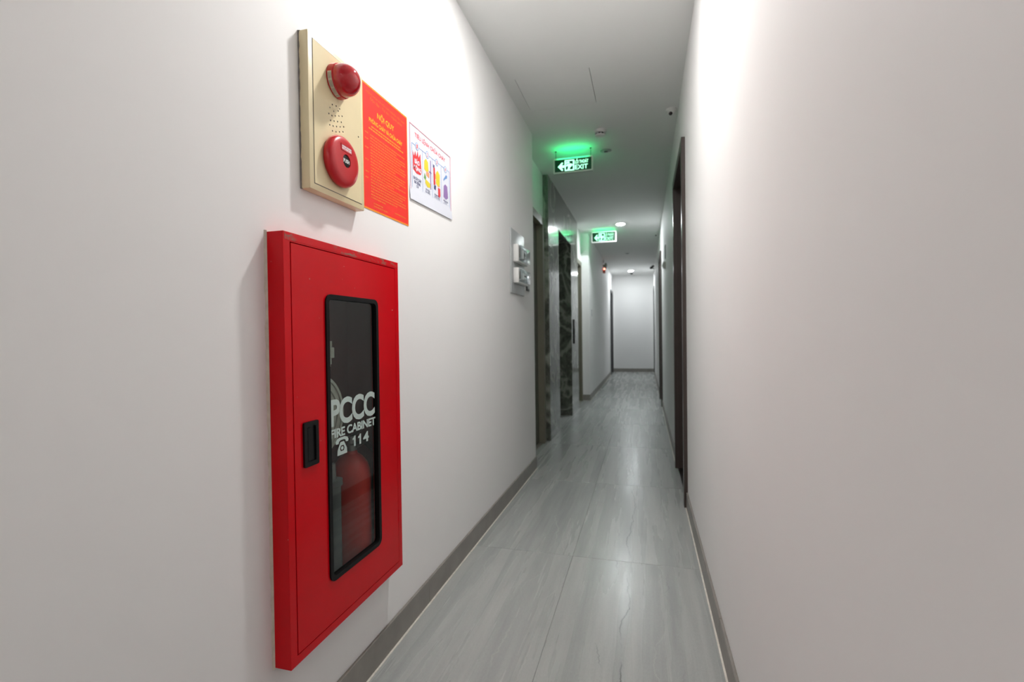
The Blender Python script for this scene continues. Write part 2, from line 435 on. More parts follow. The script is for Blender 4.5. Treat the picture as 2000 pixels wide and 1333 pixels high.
# ------------------------------------------------------------------ doors
def door(name, hole, face, sgn, frame_m, leaf_m, label, proud=.022, cas=.05, setback=.09, sill='black_stone', handle=True):
    """sgn: direction out of the wall into the corridor"""
    y0, y1, z0, z1 = hole; r = tag(bpy.data.objects.new(name, None), label, 'door', None, 'structure'); r.location = (face, (y0+y1)/2, 0); COL.objects.link(r)
    xs = lambda a, b: sorted((face+sgn*a, face+sgn*b))
    fo = [(y0-cas, 0), (y0-cas, z1+cas), (y1+cas, z1+cas), (y1+cas, 0)]; t = .018
    f = MB(); a, b = xs(0, proud)
    f.box(a, b, y0-cas, y0+t, 0, z1+cas); f.box(a, b, y1-t, y1+cas, 0, z1+cas); f.box(a, b, y0+t, y1-t, z1-t, z1+cas)
    f.build('casing', frame_m, r)
    a, b = xs(-setback-.03, -.0002); j = MB()
    j.box(a, b, y0+.0005, y0+t, 0, z1-.0005); j.box(a, b, y1-t, y1-.0005, 0, z1-.0005); j.box(a, b, y0+t, y1-t, z1-t, z1-.0005)
    j.build('jamb', frame_m, r)
    a, b = xs(-setback-.04, -setback)
    leaf = MB().rbox(a, b, y0+t+.003, y1-t-.003, .012, z1-t-.004, .002, 1).build('door_leaf', leaf_m, r)
    if handle:
        hy = y0+.10; s = face-sgn*setback; hd = MB()
        hd.lathe([(.024, 0), (.024, .006)], (s, hy, 1.0), (sgn, 0, 0), 16); hd.tube([(s, hy, 1.0), (s+sgn*.045, hy, 1.0), (s+sgn*.048, hy+.01, 1.0), (s+sgn*.048, hy+.11, 1.0)], .008, 8)
        hd.build('handle', 'steel', leaf, 40)
    a, b = xs(-setback-.03, -.001)
    box(a, b, y0+t+.001, y1-t-.001, .0, .003).build('threshold', sill, r)
    return r
door('door_1', D1, REC, 1, 'olive_frame', 'olive_door', 'olive door in the recess on the left, just before the lift', .02, .055, .04, 'skirting')
door('door_2', D2, REC, 1, 'olive_frame', 'olive_door', 'olive-framed door in the recess on the left, just past the lift', .012, .05, .045, 'skirting')
door('door_3', D3, WL, 1, 'pale_door', 'pale_door', 'dark grey door at the far end of the left wall', .02, .05, .06)
door('door_4', R1, WR, -1, 'brown_frame', 'brown_door', 'dark brown door nearest on the right wall, with a black threshold', .0225, .045, .115)
door('door_5', R2, WR, -1, 'brown_frame', 'brown_door', 'dark brown door on the right wall, second from the viewer', .0225, .045, .115)
door('door_6', R3, WR, -1, 'pale_door', 'pale_door', 'dark door at the far end of the right wall', .012, .04, .09)

# ------------------------------------------------------------------ lift with marble surround
lift = empty('elevator', (-1.0, 5.95, 0), 'lift opening clad in polished dark swirled marble in the left wall', 'elevator')
F = -.94
MB().rbox(-.962, F, Y2, 5.469, .001, CH-.001, .0015, 1).build('marble_slab', 'marble', lift)
MB().rbox(-.962, F, 6.431, Y3, .001, CH-.001, .0015, 1).build('marble_slab', 'marble', lift)
MB().rbox(-.962, F, 5.47, 6.43, 2.2955, CH-.001, .0015, 1).build('marble_slab', 'marble', lift)
MB().rbox(-1.115, -.9625, Y2, Y2+.0215, .001, CH-.001, .001, 1).build('marble_return', 'marble', lift)
MB().rbox(-1.115, -.9625, Y3-.0215, Y3, .001, CH-.001, .001, 1).build('marble_return', 'marble', lift)
MB().rbox(-1.24, -.9625, 5.449, 5.4695, .001, 2.2945, .001, 1).build('marble_reveal', 'marble', lift)
MB().rbox(-1.24, -.9625, 6.4305, 6.451, .001, 2.2945, .001, 1).build('marble_reveal', 'marble', lift)
MB().rbox(-1.24, -.9625, 5.449, 6.451, 2.2955, 2.316, .001, 1).build('marble_soffit', 'marble', lift)
for a, b in ((5.475, 5.9485), (5.9515, 6.425)):
    MB().rbox(-1.243, -1.215, a, b, .006, 2.29, .002, 1).build('car_door', 'steel', lift)
box(-1.214, -.962, 5.471, 6.429, .0, .004).build('sill', 'grout', lift)
cp = MB().rbox(F, F+.012, 6.60, 6.675, .965, 1.30, .003, 2).build('call_panel', 'black_plastic', lift, 30)
for z in (1.10, 1.05):
    MB().lathe([(.014, 0), (.014, .003), (.011, .004)], (F+.012, 6.637, z), (1, 0, 0), 16).build('call_button', 'steel', cp, 30)
box(F+.012, F+.0125, 6.615, 6.66, 1.20, 1.265).build('floor_display', 'lens_black', cp)

# ------------------------------------------------------------------ ceiling lamps
def downlight(loc, mat, label, group=None):
    r = empty('downlight', (loc[0], loc[1], CH), label, 'ceiling lamp', group)
    MB().lathe([(.058, -.0005), (.066, -.0012), (.073, -.004), (.075, -.008), (.072, -.010), (.062, -.0105), (.058, -.008)], (loc[0], loc[1], CH), (0, 0, 1), 40).build('trim_ring', 'white_plastic', r, 40)
    MB().lathe([(.0575, -.0065), (.0575, -.0118), (.054, -.0135), (.04, -.014)], (loc[0], loc[1], CH), (0, 0, 1), 40).build('diffuser', mat, r)
    return r
LX = -.33
downlight((LX, 7.376), 'lamp_far', 'lit round ceiling lamp just above right of the far exit sign', 'round ceiling lamps')
downlight((LX, 12.99), 'lamp_far', 'lit round ceiling lamp nearest the end wall', 'round ceiling lamps')
downlight((LX, 1.78), 'lamp_near', 'lit round ceiling lamp above the fire cabinet', 'round ceiling lamps')
downlight((LX, -2.2), 'lamp_fill', 'unseen round ceiling lamp added behind the viewer as fill light', 'round ceiling lamps')  # unseen lamp added behind the camera to raise the fill on the near walls

# ------------------------------------------------------------------ exit signs
def exit_sign(x0, x1, y, z0, z1, label, power, rods=True, fr_m='sign_frame'):
    r = empty('exit_sign', ((x0+x1)/2, y+.015, z0), label, 'exit sign', 'green exit signs')
    fr = FR((x0, y, z0), (1, 0, 0), (0, 0, 1)); w, h = x1-x0, z1-z0; bz = .012
    MB().ring(rrect(0, w, 0, h, .006, 3), rrect(bz, w-bz, bz, h-bz, .002, 3), fr, -.034, .003).build('housing', fr_m, r)
    MB().prism(rrect(bz, w-bz, bz, h-bz, .002, 3), fr, -.012, 0).build('front_panel', 'sign_panel', r)
    MB().prism(rrect(bz, w-bz, bz, h-bz, .002, 3), fr, -.030, -.018).build('back_panel', 'sign_back', r)
    iw, ih = w-2*bz, h-2*bz; P = lambda a, b: (bz+a*iw, bz+b*ih); g = MB(); t0, t1 = .0003, .0015
    g.prism([P(*q) for q in ((.085, .43), (.20, .78), (.235, .72), (.19, .53), (.27, .53), (.27, .33), (.19, .33), (.235, .14), (.20, .08))], fr, t0, t1)
    g.build('arrow', 'sign_glow', r)
    # running figure: bright door with the dark figure stepping through
    g = MB()
    g.ring([P(*q) for q in ((.275, .05), (.535, .05), (.535, .93), (.275, .93))], [P(*q) for q in ((.305, .14), (.50, .14), (.50, .84), (.305, .84))], fr, t0, t1)
    g.prism([P(*q) for q in ((.34, .06), (.40, .06), (.42, .30), (.47, .42), (.44, .62), (.33, .60), (.30, .40), (.36, .45), (.37, .36))], fr, t0, t1*.9)
    g.prism([P(*q) for q in ((.43, .52), (.50, .44), (.50, .52), (.44, .64))], fr, t0, t1*.9)
    g.prism([P(*q) for q in ((.31, .62), (.36, .70), (.33, .78), (.31, .76))], fr, t0, t1*.9)
    g.prism([P(.375+.035*math.cos(a*math.pi/6), .73+.09*math.sin(a*math.pi/6)) for a in range(12)], fr, t0, t1*.9)
    g.build('running_figure', 'sign_glow', r)
    text_mb('LỐI THOÁT', fr, *[P(a, 0)[0] for a in (.55, .915)], *[P(0, b)[1] for b in (.57, 1.0)], t0, t1, .02).build('lettering_top', 'sign_glow', r)
    text_mb('EXIT', fr, *[P(a, 0)[0] for a in (.555, .90)], *[P(0, b)[1] for b in (.10, .47)], t0, t1, .012).build('lettering_bottom', 'sign_glow', r)
    if rods:
        for x in (x0+.02, x1-.02):
            q = MB().tube([(x, y+.016, z1), (x, y+.016, CH-.004)], .0022, 8); q.lathe([(.008, 0), (.008, -.006)], (x, y+.016, CH), (0, 0, 1), 12)
            q.build('hanging_rod', 'chrome', r, 40)
    for k, (dy, p) in enumerate(((-.014, power), (.046, power*.4))):
        ld = bpy.data.lights.new('sign_light', 'AREA'); ld.shape = 'RECTANGLE'; ld.size = (x1-x0)*.8; ld.size_y = .012; ld.energy = p; ld.color = (0.0, 1, .24)
        lo = bpy.data.objects.new('sign_light', ld); COL.objects.link(lo); lo.parent = r
        lo.location = Vector(((x0+x1)/2, y+dy, z1-.016)) - r.location
        lo.rotation_euler = (math.pi + math.radians(20 if k == 0 else -10), 0, 0)
    return r
exit_sign(-.772, -.422, 4.275, 2.532, 2.664, 'green lit exit sign hanging by two rods nearest the viewer', .34)
exit_sign(-.793, -.410, 7.70, 2.536, 2.704, 'green lit exit sign with a white frame, farther down beside the round lamp', .24, False, 'white_plastic')

# ------------------------------------------------------------------ small ceiling devices
def smoke(loc, label, s=1.0, dark=False):
    r = empty('smoke_detector', (loc[0], loc[1], CH), label, 'smoke detector', 'smoke detectors'); c = (loc[0], loc[1], CH)
    MB().lathe([(.052*s, 0), (.052*s, -.012*s), (.048*s, -.018*s), (.040*s, -.020*s)], c, (0, 0, 1), 28).build('base', 'black_plastic' if dark else 'white_plastic', r, 35)
    MB().lathe([(.034*s, -.020*s), (.034*s, -.034*s)], c, (0, 0, 1), 20).build('sensor_chamber', 'black_plastic', r, 35)
    ribs = MB()
    for k in range(8):
        a = k*math.pi/4+.3; ca, sa = math.cos(a), math.sin(a); q = Vector((c[0]+.037*s*ca, c[1]+.037*s*sa, 0))
        ribs.lathe([(.006*s, CH-.035*s), (.006*s, CH-.019*s)], (q.x, q.y, 0), (0, 0, 1), 8)
    ribs.build('cage', 'grey_plastic', r, 40)
    MB().lathe([(.042*s, -.034*s), (.040*s, -.040*s), (.022*s, -.045*s), (.008*s, -.046*s)], c, (0, 0, 1), 28).build('cap', 'white_plastic' if not dark else 'black_plastic', r, 35)
smoke((-.331, 3.96), 'white round smoke detector above right of the near exit sign')
smoke((-.325, 13.55), 'small dark detector on the ceiling before the end wall', .8, True)
def plate(loc, label, r0=.05):
    r = empty('sprinkler_cover', (loc[0], loc[1], CH), label, 'sprinkler', 'flat round ceiling covers'); c = (loc[0], loc[1], CH)
    MB().lathe([(r0, 0), (r0, -.004), (r0*.85, -.008), (r0*.5, -.009)], c, (0, 0, 1), 28).build('cover_plate', 'grey_plastic', r, 35)
    MB().lathe([(r0*.35, -.009), (r0*.35, -.013), (r0*.2, -.015)], c, (0, 0, 1), 16).build('cap', 'chrome', r, 35)
plate((-.318, 4.40), 'flat grey round cover on the ceiling right of the near exit sign')
plate((-.326, 10.15), 'small flat round cover on the ceiling between the two lit lamps', .045)
def turret(loc, label, s=1.0):
    r = empty('dome_camera', (loc[0], loc[1], CH), label, 'camera', 'dome cameras'); c = Vector((loc[0], loc[1], CH))
    MB().lathe([(.040*s, 0), (.041*s, -.010*s), (.036*s, -.016*s)], c, (0, 0, 1), 28).build('base', 'white_plastic', r, 35)
    prof = [(.030*s*math.cos(a*math.pi/12), -.014*s-.030*s*math.sin(a*math.pi/12)) for a in range(0, 6)]
    MB().lathe(prof+[(.004*s, -.044*s)], c, (0, 0, 1), 28).build('eyeball', 'white_plastic', r, 35)
    d = Vector((-.25, -.8, -.55)).normalized(); b = c+Vector((0, 0, -.022*s))
    MB().lathe([(.013*s, .018*s), (.0125*s, .031*s), (.011*s, .033*s), (.009*s, .030*s), (.003*s, .031*s)], b, d, 20).build('lens', 'lens_black', r, 35)
turret((.205, 3.74), 'small white dome camera with a black lens at the top of the right wall', 1.0)
turret((.200, 8.33), 'tiny dome camera on the ceiling beside the right wall, beyond the far exit sign', .8)
# bullet camera on the right wall
bc = empty('bullet_camera', (WR, 11.84, 2.60), 'small dark bullet camera on a bracket high on the far right wall', 'camera')
MB().lathe([(.035, 0), (.035, -.012), (.02, -.018)], (WR, 11.84, 2.60), (1, 0, 0), 20).build('wall_plate', 'white_plastic', bc, 35)
MB().tube([(WR-.015, 11.84, 2.60), (WR-.05, 11.84, 2.62), (WR-.06, 11.84, 2.65)], .009, 10).build('bracket', 'black_plastic', bc, 40)
MB().lathe([(.02, -.06), (.026, -.05), (.026, .05), (.03, .055), (.03, .075), (.024, .076)], (WR-.06, 11.83, 2.655), (-.45, -.8, -.45), 20).build('barrel', 'black_plastic', bc, 35)
MB().tube([(WR-.01, 11.86, 2.60), (WR-.02, 11.87, 2.53), (WR-.006, 11.86, 2.46)], .006, 8).build('cable', 'grey_plastic', bc, 40)
# alarm lamp on the far left wall
al = empty('alarm_lamp', (WL, 10.87, 2.43), 'grey alarm bell above an orange box with a glowing red light, far left wall', 'alarm')
MB().lathe([(.025, 0), (.03, .035), (.068, .04), (.070, .055), (.055, .078), (.025, .088), (.006, .089)], (WL, 10.87, 2.60), (1, 0, 0), 28).build('bell', 'beige_dome', al, 35)
MB().rbox(WL, WL+.055, 10.815, 10.925, 2.44, 2.555, .008, 2).build('box', 'orange_box', al, 35)
MB().lathe([(.018, -.0), (.018, .006), (.012, .014), (.004, .017)], (WL+.03, 10.815, 2.525), (0, -1, 0), 20).build('red_light', 'red_led', al, 35)
MB().tube([(WL+.006, 10.87, 2.67), (WL+.006, 10.87, CH-.001)], .006, 8).build('conduit', 'grey_plastic', al, 40)
# plates on the walls farther down
rp = empty('door_sign', (WR, 6.08, 1.97), 'small dark upright sign plate high on the right wall between the brown doors', 'sign')
MB().rbox(WR-.008, WR, 6.02, 6.13, 1.99, 2.15, .002, 1).build('plate', 'grey_plastic', rp); MB().rbox(WR-.010, WR-.0082, 6.03, 6.12, 2.0, 2.14, .0008, 1).build('face', 'pale_door', rp)
kb = empty('wall_sounder', (WR, 6.1, 1.88), 'small white rounded box on the right wall below the dark sign plate', 'device')
MB().lathe([(.045, 0), (.045, .02), (.038, .032), (.02, .036), (.004, .037)], (WR, 6.1, 1.915), (-1, 0, 0), 24).build('body', 'white_plastic', kb, 35)
MB().lathe([(.012, .036), (.012, .040), (.008, .041)], (WR, 6.1, 1.915), (-1, 0, 0), 16).build('lens', 'grey_plastic', kb, 35)
sw2 = empty('light_switch', (WL, 8.29, 1.40), 'tiny pale switch plate on the far left wall', 'switch')
MB().rbox(WL, WL+.008, 8.255, 8.325, 1.40, 1.51, .002, 1).build('plate', 'grey_plastic', sw2); MB().rbox(WL+.008, WL+.012, 8.275, 8.305, 1.43, 1.48, .001, 1).build('rocker', 'white_plastic', sw2)

# ------------------------------------------------------------------ fire cabinet
CY0, CY1, CZ0, CZ1, PF = .957, 1.506, .302, 1.354, .050
cab = empty('fire_cabinet', (WL, (CY0+CY1)/2, CZ0), 'red metal fire cabinet with a tall dark window set into the left wall', 'cabinet')
XF = WL+PF
cf = FR((WL, 0, 0), (0, 1, 0), (0, 0, 1))
R4 = lambda a, b, c, d: [(a, c), (b, c), (b, d), (a, d)]
DG = .022                                                    # frame width round the door
fo = R4(CY0, CY1, CZ0, CZ1); fi = R4(CY0+DG, CY1-DG, CZ0+DG, CZ1-DG)
MB().ring(fo, fi, cf, .0, PF).build('frame', 'red_enamel', cab)
# worn upper edge of the frame
mb = MB()
MB().rbox(XF-.0005, XF+.0006, CY0+.004, CY1-.004, CZ1-DG+.003, CZ1-.0005, .0004, 1).build('top_edge', 'red_worn', cab)
hb = MB(); a, b, c, d = CAB; e = .0015; BK = WL-.145
hb.box(BK, BK+.002, a+e, b-e, c+e, d-e); hb.box(BK+.002, WL-.0002, a+e, a+e+.002, c+e, d-e); hb.box(BK+.002, WL-.0002, b-e-.002, b-e, c+e, d-e)
hb.box(BK+.002, WL-.0002, a+e+.002, b-e-.002, c+e, c+e+.002); hb.box(BK+.002, WL-.0002, a+e+.002, b-e-.002, d-e-.002, d-e)
hb.build('inner_box', 'red_inside', cab)
dy0, dy1, dz0, dz1 = CY0+DG+.0030, CY1-DG-.0026, CZ0+DG+.0026, CZ1-DG-.0026
wy0, wy1, wz0, wz1 = 1.106, 1.366, .436, 1.216
W0 = rrect(wy0+.006, wy1-.006, wz0+.006, wz1-.006, .016, 5)
def outer_for(inner, u0, u1, v0, v1):
    n = len(inner)//4; cs = ((u1, v1), (u0, v1), (u0, v0), (u1, v0)); return [cs[i//n] for i in range(len(inner))]
dr = MB().ring(outer_for(W0, dy0, dy1, dz0, dz1), W0, cf, PF-.018, PF+.0005).build('door', 'red_enamel', cab)
MB().ring(rrect(wy0, wy1, wz0, wz1, .022, 6), rrect(wy0+.013, wy1-.013, wz0+.013, wz1-.013, .012, 6), cf, PF-.012, PF+.005).build('gasket', 'rubber', dr, 35)
MB().prism(rrect(wy0+.008, wy1-.008, wz0+.008, wz1-.008, .014, 6), cf, PF-.006, PF-.003).build('glass_pane', 'glass', dr)
hd = MB(); hy0, hy1, hz0, hz1 = 1.011, 1.066, .774, .887
hd.ring(rrect(hy0, hy1, hz0, hz1, .004, 2), rrect(hy0+.011, hy1-.011, hz0+.012, hz1-.012, .003, 2), cf, PF-.004, PF+.006)
hd.prism(rrect(hy0+.010, hy1-.010, hz0+.011, hz1-.011, .003, 2), cf, PF-.004, PF+.0015)
hd.rbox(XF, XF+.005, hy0+.013, hy0+.027, hz0+.014, hz1-.014, .002, 1)
hd.build('handle', 'black_plastic', dr, 35)
tf = FR((WL+PF-.003, 0, 0), (0, 1, 0), (0, 0, 1)); T0, T1 = .0002, .0006
text_mb('PCCC', tf, 1.125, 1.348, .853, .929, T0, T1, .032, .92).build('lettering_large', 'sticker', dr)
text_mb('FIRE CABINET', tf, 1.125, 1.350, .821, .8465, T0, T1, .03, .95).build('lettering_small', 'sticker', dr)
for u0 in (1.226, 1.254):
    MB().prism([(u0+a*.016, .779+b*.0305) for a, b in ((.42, 0), (.95, 0), (.95, 1), (.60, 1), (.40, .86), (.02, .76), (.02, .60), (.42, .66))], tf, T0, T1).build('lettering_digit', 'sticker', dr)
text_mb('4', tf, 1.281, 1.311, .779, .8095, T0, T1, .035).build('lettering_digit', 'sticker', dr)
ph = MB(); pu, pv = 1.146, .768
S = lambda q: [(pu+a*.060, pv+b*.050) for a, b in q]
ph.prism(S([(.02, .68), (0, .80), (.10, .95), (.30, 1.0), (.70, 1.0), (.92, .92), (1.0, .78), (.97, .66), (.78, .68), (.76, .80), (.62, .85), (.38, .85), (.26, .78), (.22, .66)]), tf, T0, T1)
ph.ring([(pu+a*.060, pv+b*.050) for a, b in ((.12, .02), (.88, .02), (.86, .30), (.64, .74), (.36, .74), (.14, .30))], [(pu+a*.060, pv+b*.050) for a, b in ((.38, .22), (.62, .22), (.68, .38), (.60, .54), (.40, .54), (.32, .38))], tf, T0, T1)
ph.prism([(pu+.030+.006*math.cos(k*math.pi/6), pv+.019+.005*math.sin(k*math.pi/6)) for k in range(12)], tf, T0, T1)
ph.build('telephone_symbol', 'sticker', dr)
# ragged filler bead along the wall joint
sb = MB(); n = 46; rnd = random.Random(3); pr = []
for k in range(n+1):
    z = CZ0-.004+(CZ1-CZ0+.008)*k/n; w = .004+.004*rnd.random(); pr.append((z, w))
for (za, wa), (zb, wb) in zip(pr, pr[1:]):
    sb.add([(WL, CY0, za), (WL, CY0-wa, za), (WL+.004, CY0, za), (WL, CY0, zb), (WL, CY0-wb, zb), (WL+.004, CY0, zb)], [(1, 2, 5, 4), (0, 1, 4, 3), (0, 3, 5, 2)])
sb.build('filler_bead', 'plaster', cab)
for i, z in enumerate((.48, 1.18)):
    MB().lathe([(.004, -.02), (.004, .02)], (XF-.001, CY1-DG-.0005, z), (0, 0, 1), 10).build('hinge', 'red_enamel', cab, 35)
# things inside the cabinet
ex = empty('fire_extinguisher', (-.905, 1.336, .3215), 'red fire extinguisher standing inside the cabinet behind its window', 'extinguisher')
ec = (-.905, 1.336, .3215); er = .060
MB().lathe([(er*.86, 0), (er*.95, .004), (er, .016), (er, .335), (er*.97, .352), (er*.84, .378), (er*.58, .398), (er*.34, .408), (er*.30, .420)], ec, (0, 0, 1), 40).build('cylinder', 'ext_red', ex, 40)
MB().lathe([(.019, .418), (.019, .436), (.014, .440), (.012, .462)], ec, (0, 0, 1), 20).build('valve', 'steel', ex, 35)
MB().tube([(ec[0], ec[1]-.015, .3215+.455), (ec[0], ec[1]+.02, .3215+.462), (ec[0], ec[1]+.06, .3215+.475)], .006, 8).build('lever', 'black_plastic', ex, 40)
MB().tube([(ec[0]+.01, ec[1], .3215+.43), (ec[0]+.03, ec[1]+.03, .3215+.44), (ec[0]+.05, ec[1]+.065, .3215+.40), (ec[0]+.03, ec[1]+.085, .3215+.30), (ec[0]+.02, ec[1]+.088, .3215+.12)], .009, 10).build('discharge_hose', 'rubber', ex, 40)
hc = empty('fire_hose', (-.945, 1.20, .75), 'coiled pale canvas fire hose hanging in the left of the cabinet', 'hose')
rings = MB()
for k in range(8):
    r = .045+.0105*k
    rings.ring([(1.163+r*math.cos(2*math.pi*j/40), .875+r*math.sin(2*math.pi*j/40)) for j in range(40)], [(1.163+(r-.0085)*math.cos(2*math.pi*j/40), .875+(r-.0085)*math.sin(2*math.pi*j/40)) for j in range(40)], cf, -.10, -.022+.003*(k % 2))
rings.build('coil', 'hose', hc, 50)
MB().rbox(WL-.10, WL-.05, 1.120, 1.225, .725, .80, .008, 2).build('tail', 'hose', hc, 40)
nz = empty('hose_nozzle', (-.93, 1.245, 1.02), 'pale metal hose coupling at the left edge of the cabinet window above the hose', 'nozzle')
MB().lathe([(.016, 0), (.016, .018), (.024, .02), (.024, .05), (.018, .052), (.018, .07)], (-.925, 1.247, 1.018), (0, 0, 1), 20).build('coupling', 'hose', nz, 35)
MB().tube([(-.925, 1.247, 1.02), (-.928, 1.22, 1.0), (-.935, 1.20, .985)], .016, 12).build('hose_end', 'hose', nz, 40)
nt = empty('jet_nozzle', (-.905, 1.240, .3215), 'grey nozzle tube standing left of the extinguisher inside the cabinet', 'nozzle')
MB().lathe([(.030, 0), (.030, .02), (.024, .03), (.024, .33), (.029, .335), (.029, .352), (.018, .354)], (-.905, 1.240, .3215), (0, 0, 1), 24).build('barrel', 'dull_grey', nt, 35)
MB().lathe([(.012, .354), (.010, .40)], (-.905, 1.240, .3215), (0, 0, 1), 16).build('tip', 'steel', nt, 35)

# ------------------------------------------------------------------ fire alarm panel
AY0, AY1, AZ0, AZ1, AP = 1.083, 1.337, 1.493, 1.908, .030
ap = empty('fire_alarm_panel', (WL, (AY0+AY1)/2, AZ0), 'cream fire alarm panel with red strobe and red push station on the left wall', 'alarm panel')
XA = WL+AP
MB().rbox(WL, XA, AY0, AY1, AZ0, AZ1, .0025, 2).build('box', 'cream', ap, 35)
mb = MB()
g0 = R4(AY0+.0165, AY1-.0135, AZ0+.0165, AZ1-.0125); g1 = R4(AY0+.0185, AY1-.0155, AZ0+.0185, AZ1-.0145)
MB().ring(g0, g1, LWF, AP-.0002, AP+.0003).build('panel_gap', 'print_grey', ap)
fp = MB().prism(g1, LWF, AP-.001, AP+.0014).build('front_plate', 'cream', ap)
for k, (u, v) in enumerate(((1.181, 1.754), (1.199, 1.758), (1.170, 1.741), (1.187, 1.738), (1.208, 1.748), (1.215, 1.757), (1.165, 1.722), (1.178, 1.722), (1.194, 1.728), (1.211, 1.735), (1.226, 1.741),
        (1.172, 1.706), (1.188, 1.711), (1.204, 1.716), (1.222, 1.722), (1.168, 1.692), (1.183, 1.695), (1.199, 1.700), (1.216, 1.706), (1.233, 1.713), (1.180, 1.680), (1.196, 1.684), (1.212, 1.690), (1.229, 1.697))):
    MB().prism(circ(u, v, .0022, n=10), LWF, AP+.0012, AP+.0016).build('sounder_hole', 'lens_black', fp)
MB().prism(circ(1.308, 1.713, .0022, n=10), LWF, AP+.0012, AP+.0016).build('lock_hole', 'lens_black', fp)
P0 = XA+.0014
st = MB().lathe([(.047, 0), (.0475, .004), (.046, .017), (.044, .019)], (P0, 1.203, 1.828), (1, 0, 0), 40).build('strobe_base', 'red_plastic', ap, 35)
dome = [(.0435, .019), (.0438, .027)] + [(.0438*math.cos(a*math.pi/20), .027+.044*math.sin(a*math.pi/20)) for a in range(1, 10)] + [(.003, .071)]
MB().lathe(dome, (P0, 1.203, 1.828), (1, 0, 0), 40).build('strobe_lens', 'strobe', st, 60)
lab = MB(); a0, a1 = math.radians(172), math.radians(262); vs = []; fs = []
for k in range(17):
    a = a0+(a1-a0)*k/16
    for x, rr in ((P0+.0045, .0479), (P0+.016, .0469)): vs.append((x, 1.203+rr*math.cos(a), 1.828+rr*math.sin(a)))
for k in range(16): fs.append((2*k, 2*k+1, 2*k+3, 2*k+2))
lab.add(vs, fs).build('label_strip', 'paper', st)
ln = MB()
for j in range(3):
    vs = []
    for k in range(17):
        a = a0+.08+(a1-a0-.16)*k/16; x = P0+.0065+.0032*j
        for xx, rr in ((x, .0482-.0001*j*3), (x+.0010, .0481-.0001*j*3)): vs.append((xx, 1.203+rr*math.cos(a), 1.828+rr*math.sin(a)))
    ln.add(vs, [(2*k, 2*k+1, 2*k+3, 2*k+2) for k in range(16) if k % 5 != 4])
ln.build('label_print', 'print_grey', st)
PC = (P0, 1.204, 1.600)
ps = MB().lathe([(.067, 0), (.071, .006), (.072, .013), (.069, .020), (.062, .0255), (.050, .028), (.024, .0285), (.0185, .0285), (.0178, .023), (.004, .0228)], PC, (1, 0, 0), 56).build('push_station', 'red_plastic', ap, 35)
MB().lathe([(.0172, .0225), (.0172, .0262), (.016, .0270), (.004, .0272)], PC, (1, 0, 0), 32).build('push_button', 'black_plastic', ps, 35)
text_mb('PUSH', FR((P0+.0272, 0, 0), (0, 1, 0), (0, 0, 1)), PC[1]-.0145, PC[1]+.0145, PC[2]-.0055, PC[2]+.0055, .0, .0004, .03).build('lettering', 'white_plastic', ps)
lf = FR((P0+.0282, 0, 0), (0, 1, 0), (0, 0, 1)); lu, lv = PC[1]-.0235, PC[2]+.0275
MB().ring(rrect(lu-.003, lu+.050, lv-.003, lv+.0165, .002, 2), rrect(lu, lu+.047, lv, lv+.0135, .001, 2), lf, -.001, .0012).build('label_rim', 'red_plastic', ps)
MB().prism(R4(lu, lu+.047, lv, lv+.0135), lf, -.0006, .0006).build('label_plate', 'print_pink', ps)
ml = MB()
for j, segs in enumerate((((.002, .020), (.023, .045)), ((.002, .013), (.016, .030), (.034, .045)))):
    for a, b in segs: ml.prism(R4(lu+a, lu+b, lv+.0085-.006*j, lv+.0115-.006*j), lf, .0006, .0008)
ml.build('label_print', 'white_plastic', ps)
# chipped side edge: crumbly filler between box and wall
sb = MB(); rnd = random.Random(5); pr = [(AZ0+(AZ1-AZ0)*k/30, .0006+.0012*rnd.random()) for k in range(31)]
for (za, wa), (zb, wb) in zip(pr, pr[1:]):
    sb.add([(WL+.0005, AY0+.001, za), (WL+.001, AY0-wa, za), (WL+.006+wa, AY0+.001, za), (WL+.0005, AY0+.001, zb), (WL+.001, AY0-wb, zb), (WL+.006+wb, AY0+.001, zb)], [(1, 2, 5, 4), (0, 1, 4, 3), (0, 3, 5, 2)])
sb.build('edge_filler', 'print_grey', ap)

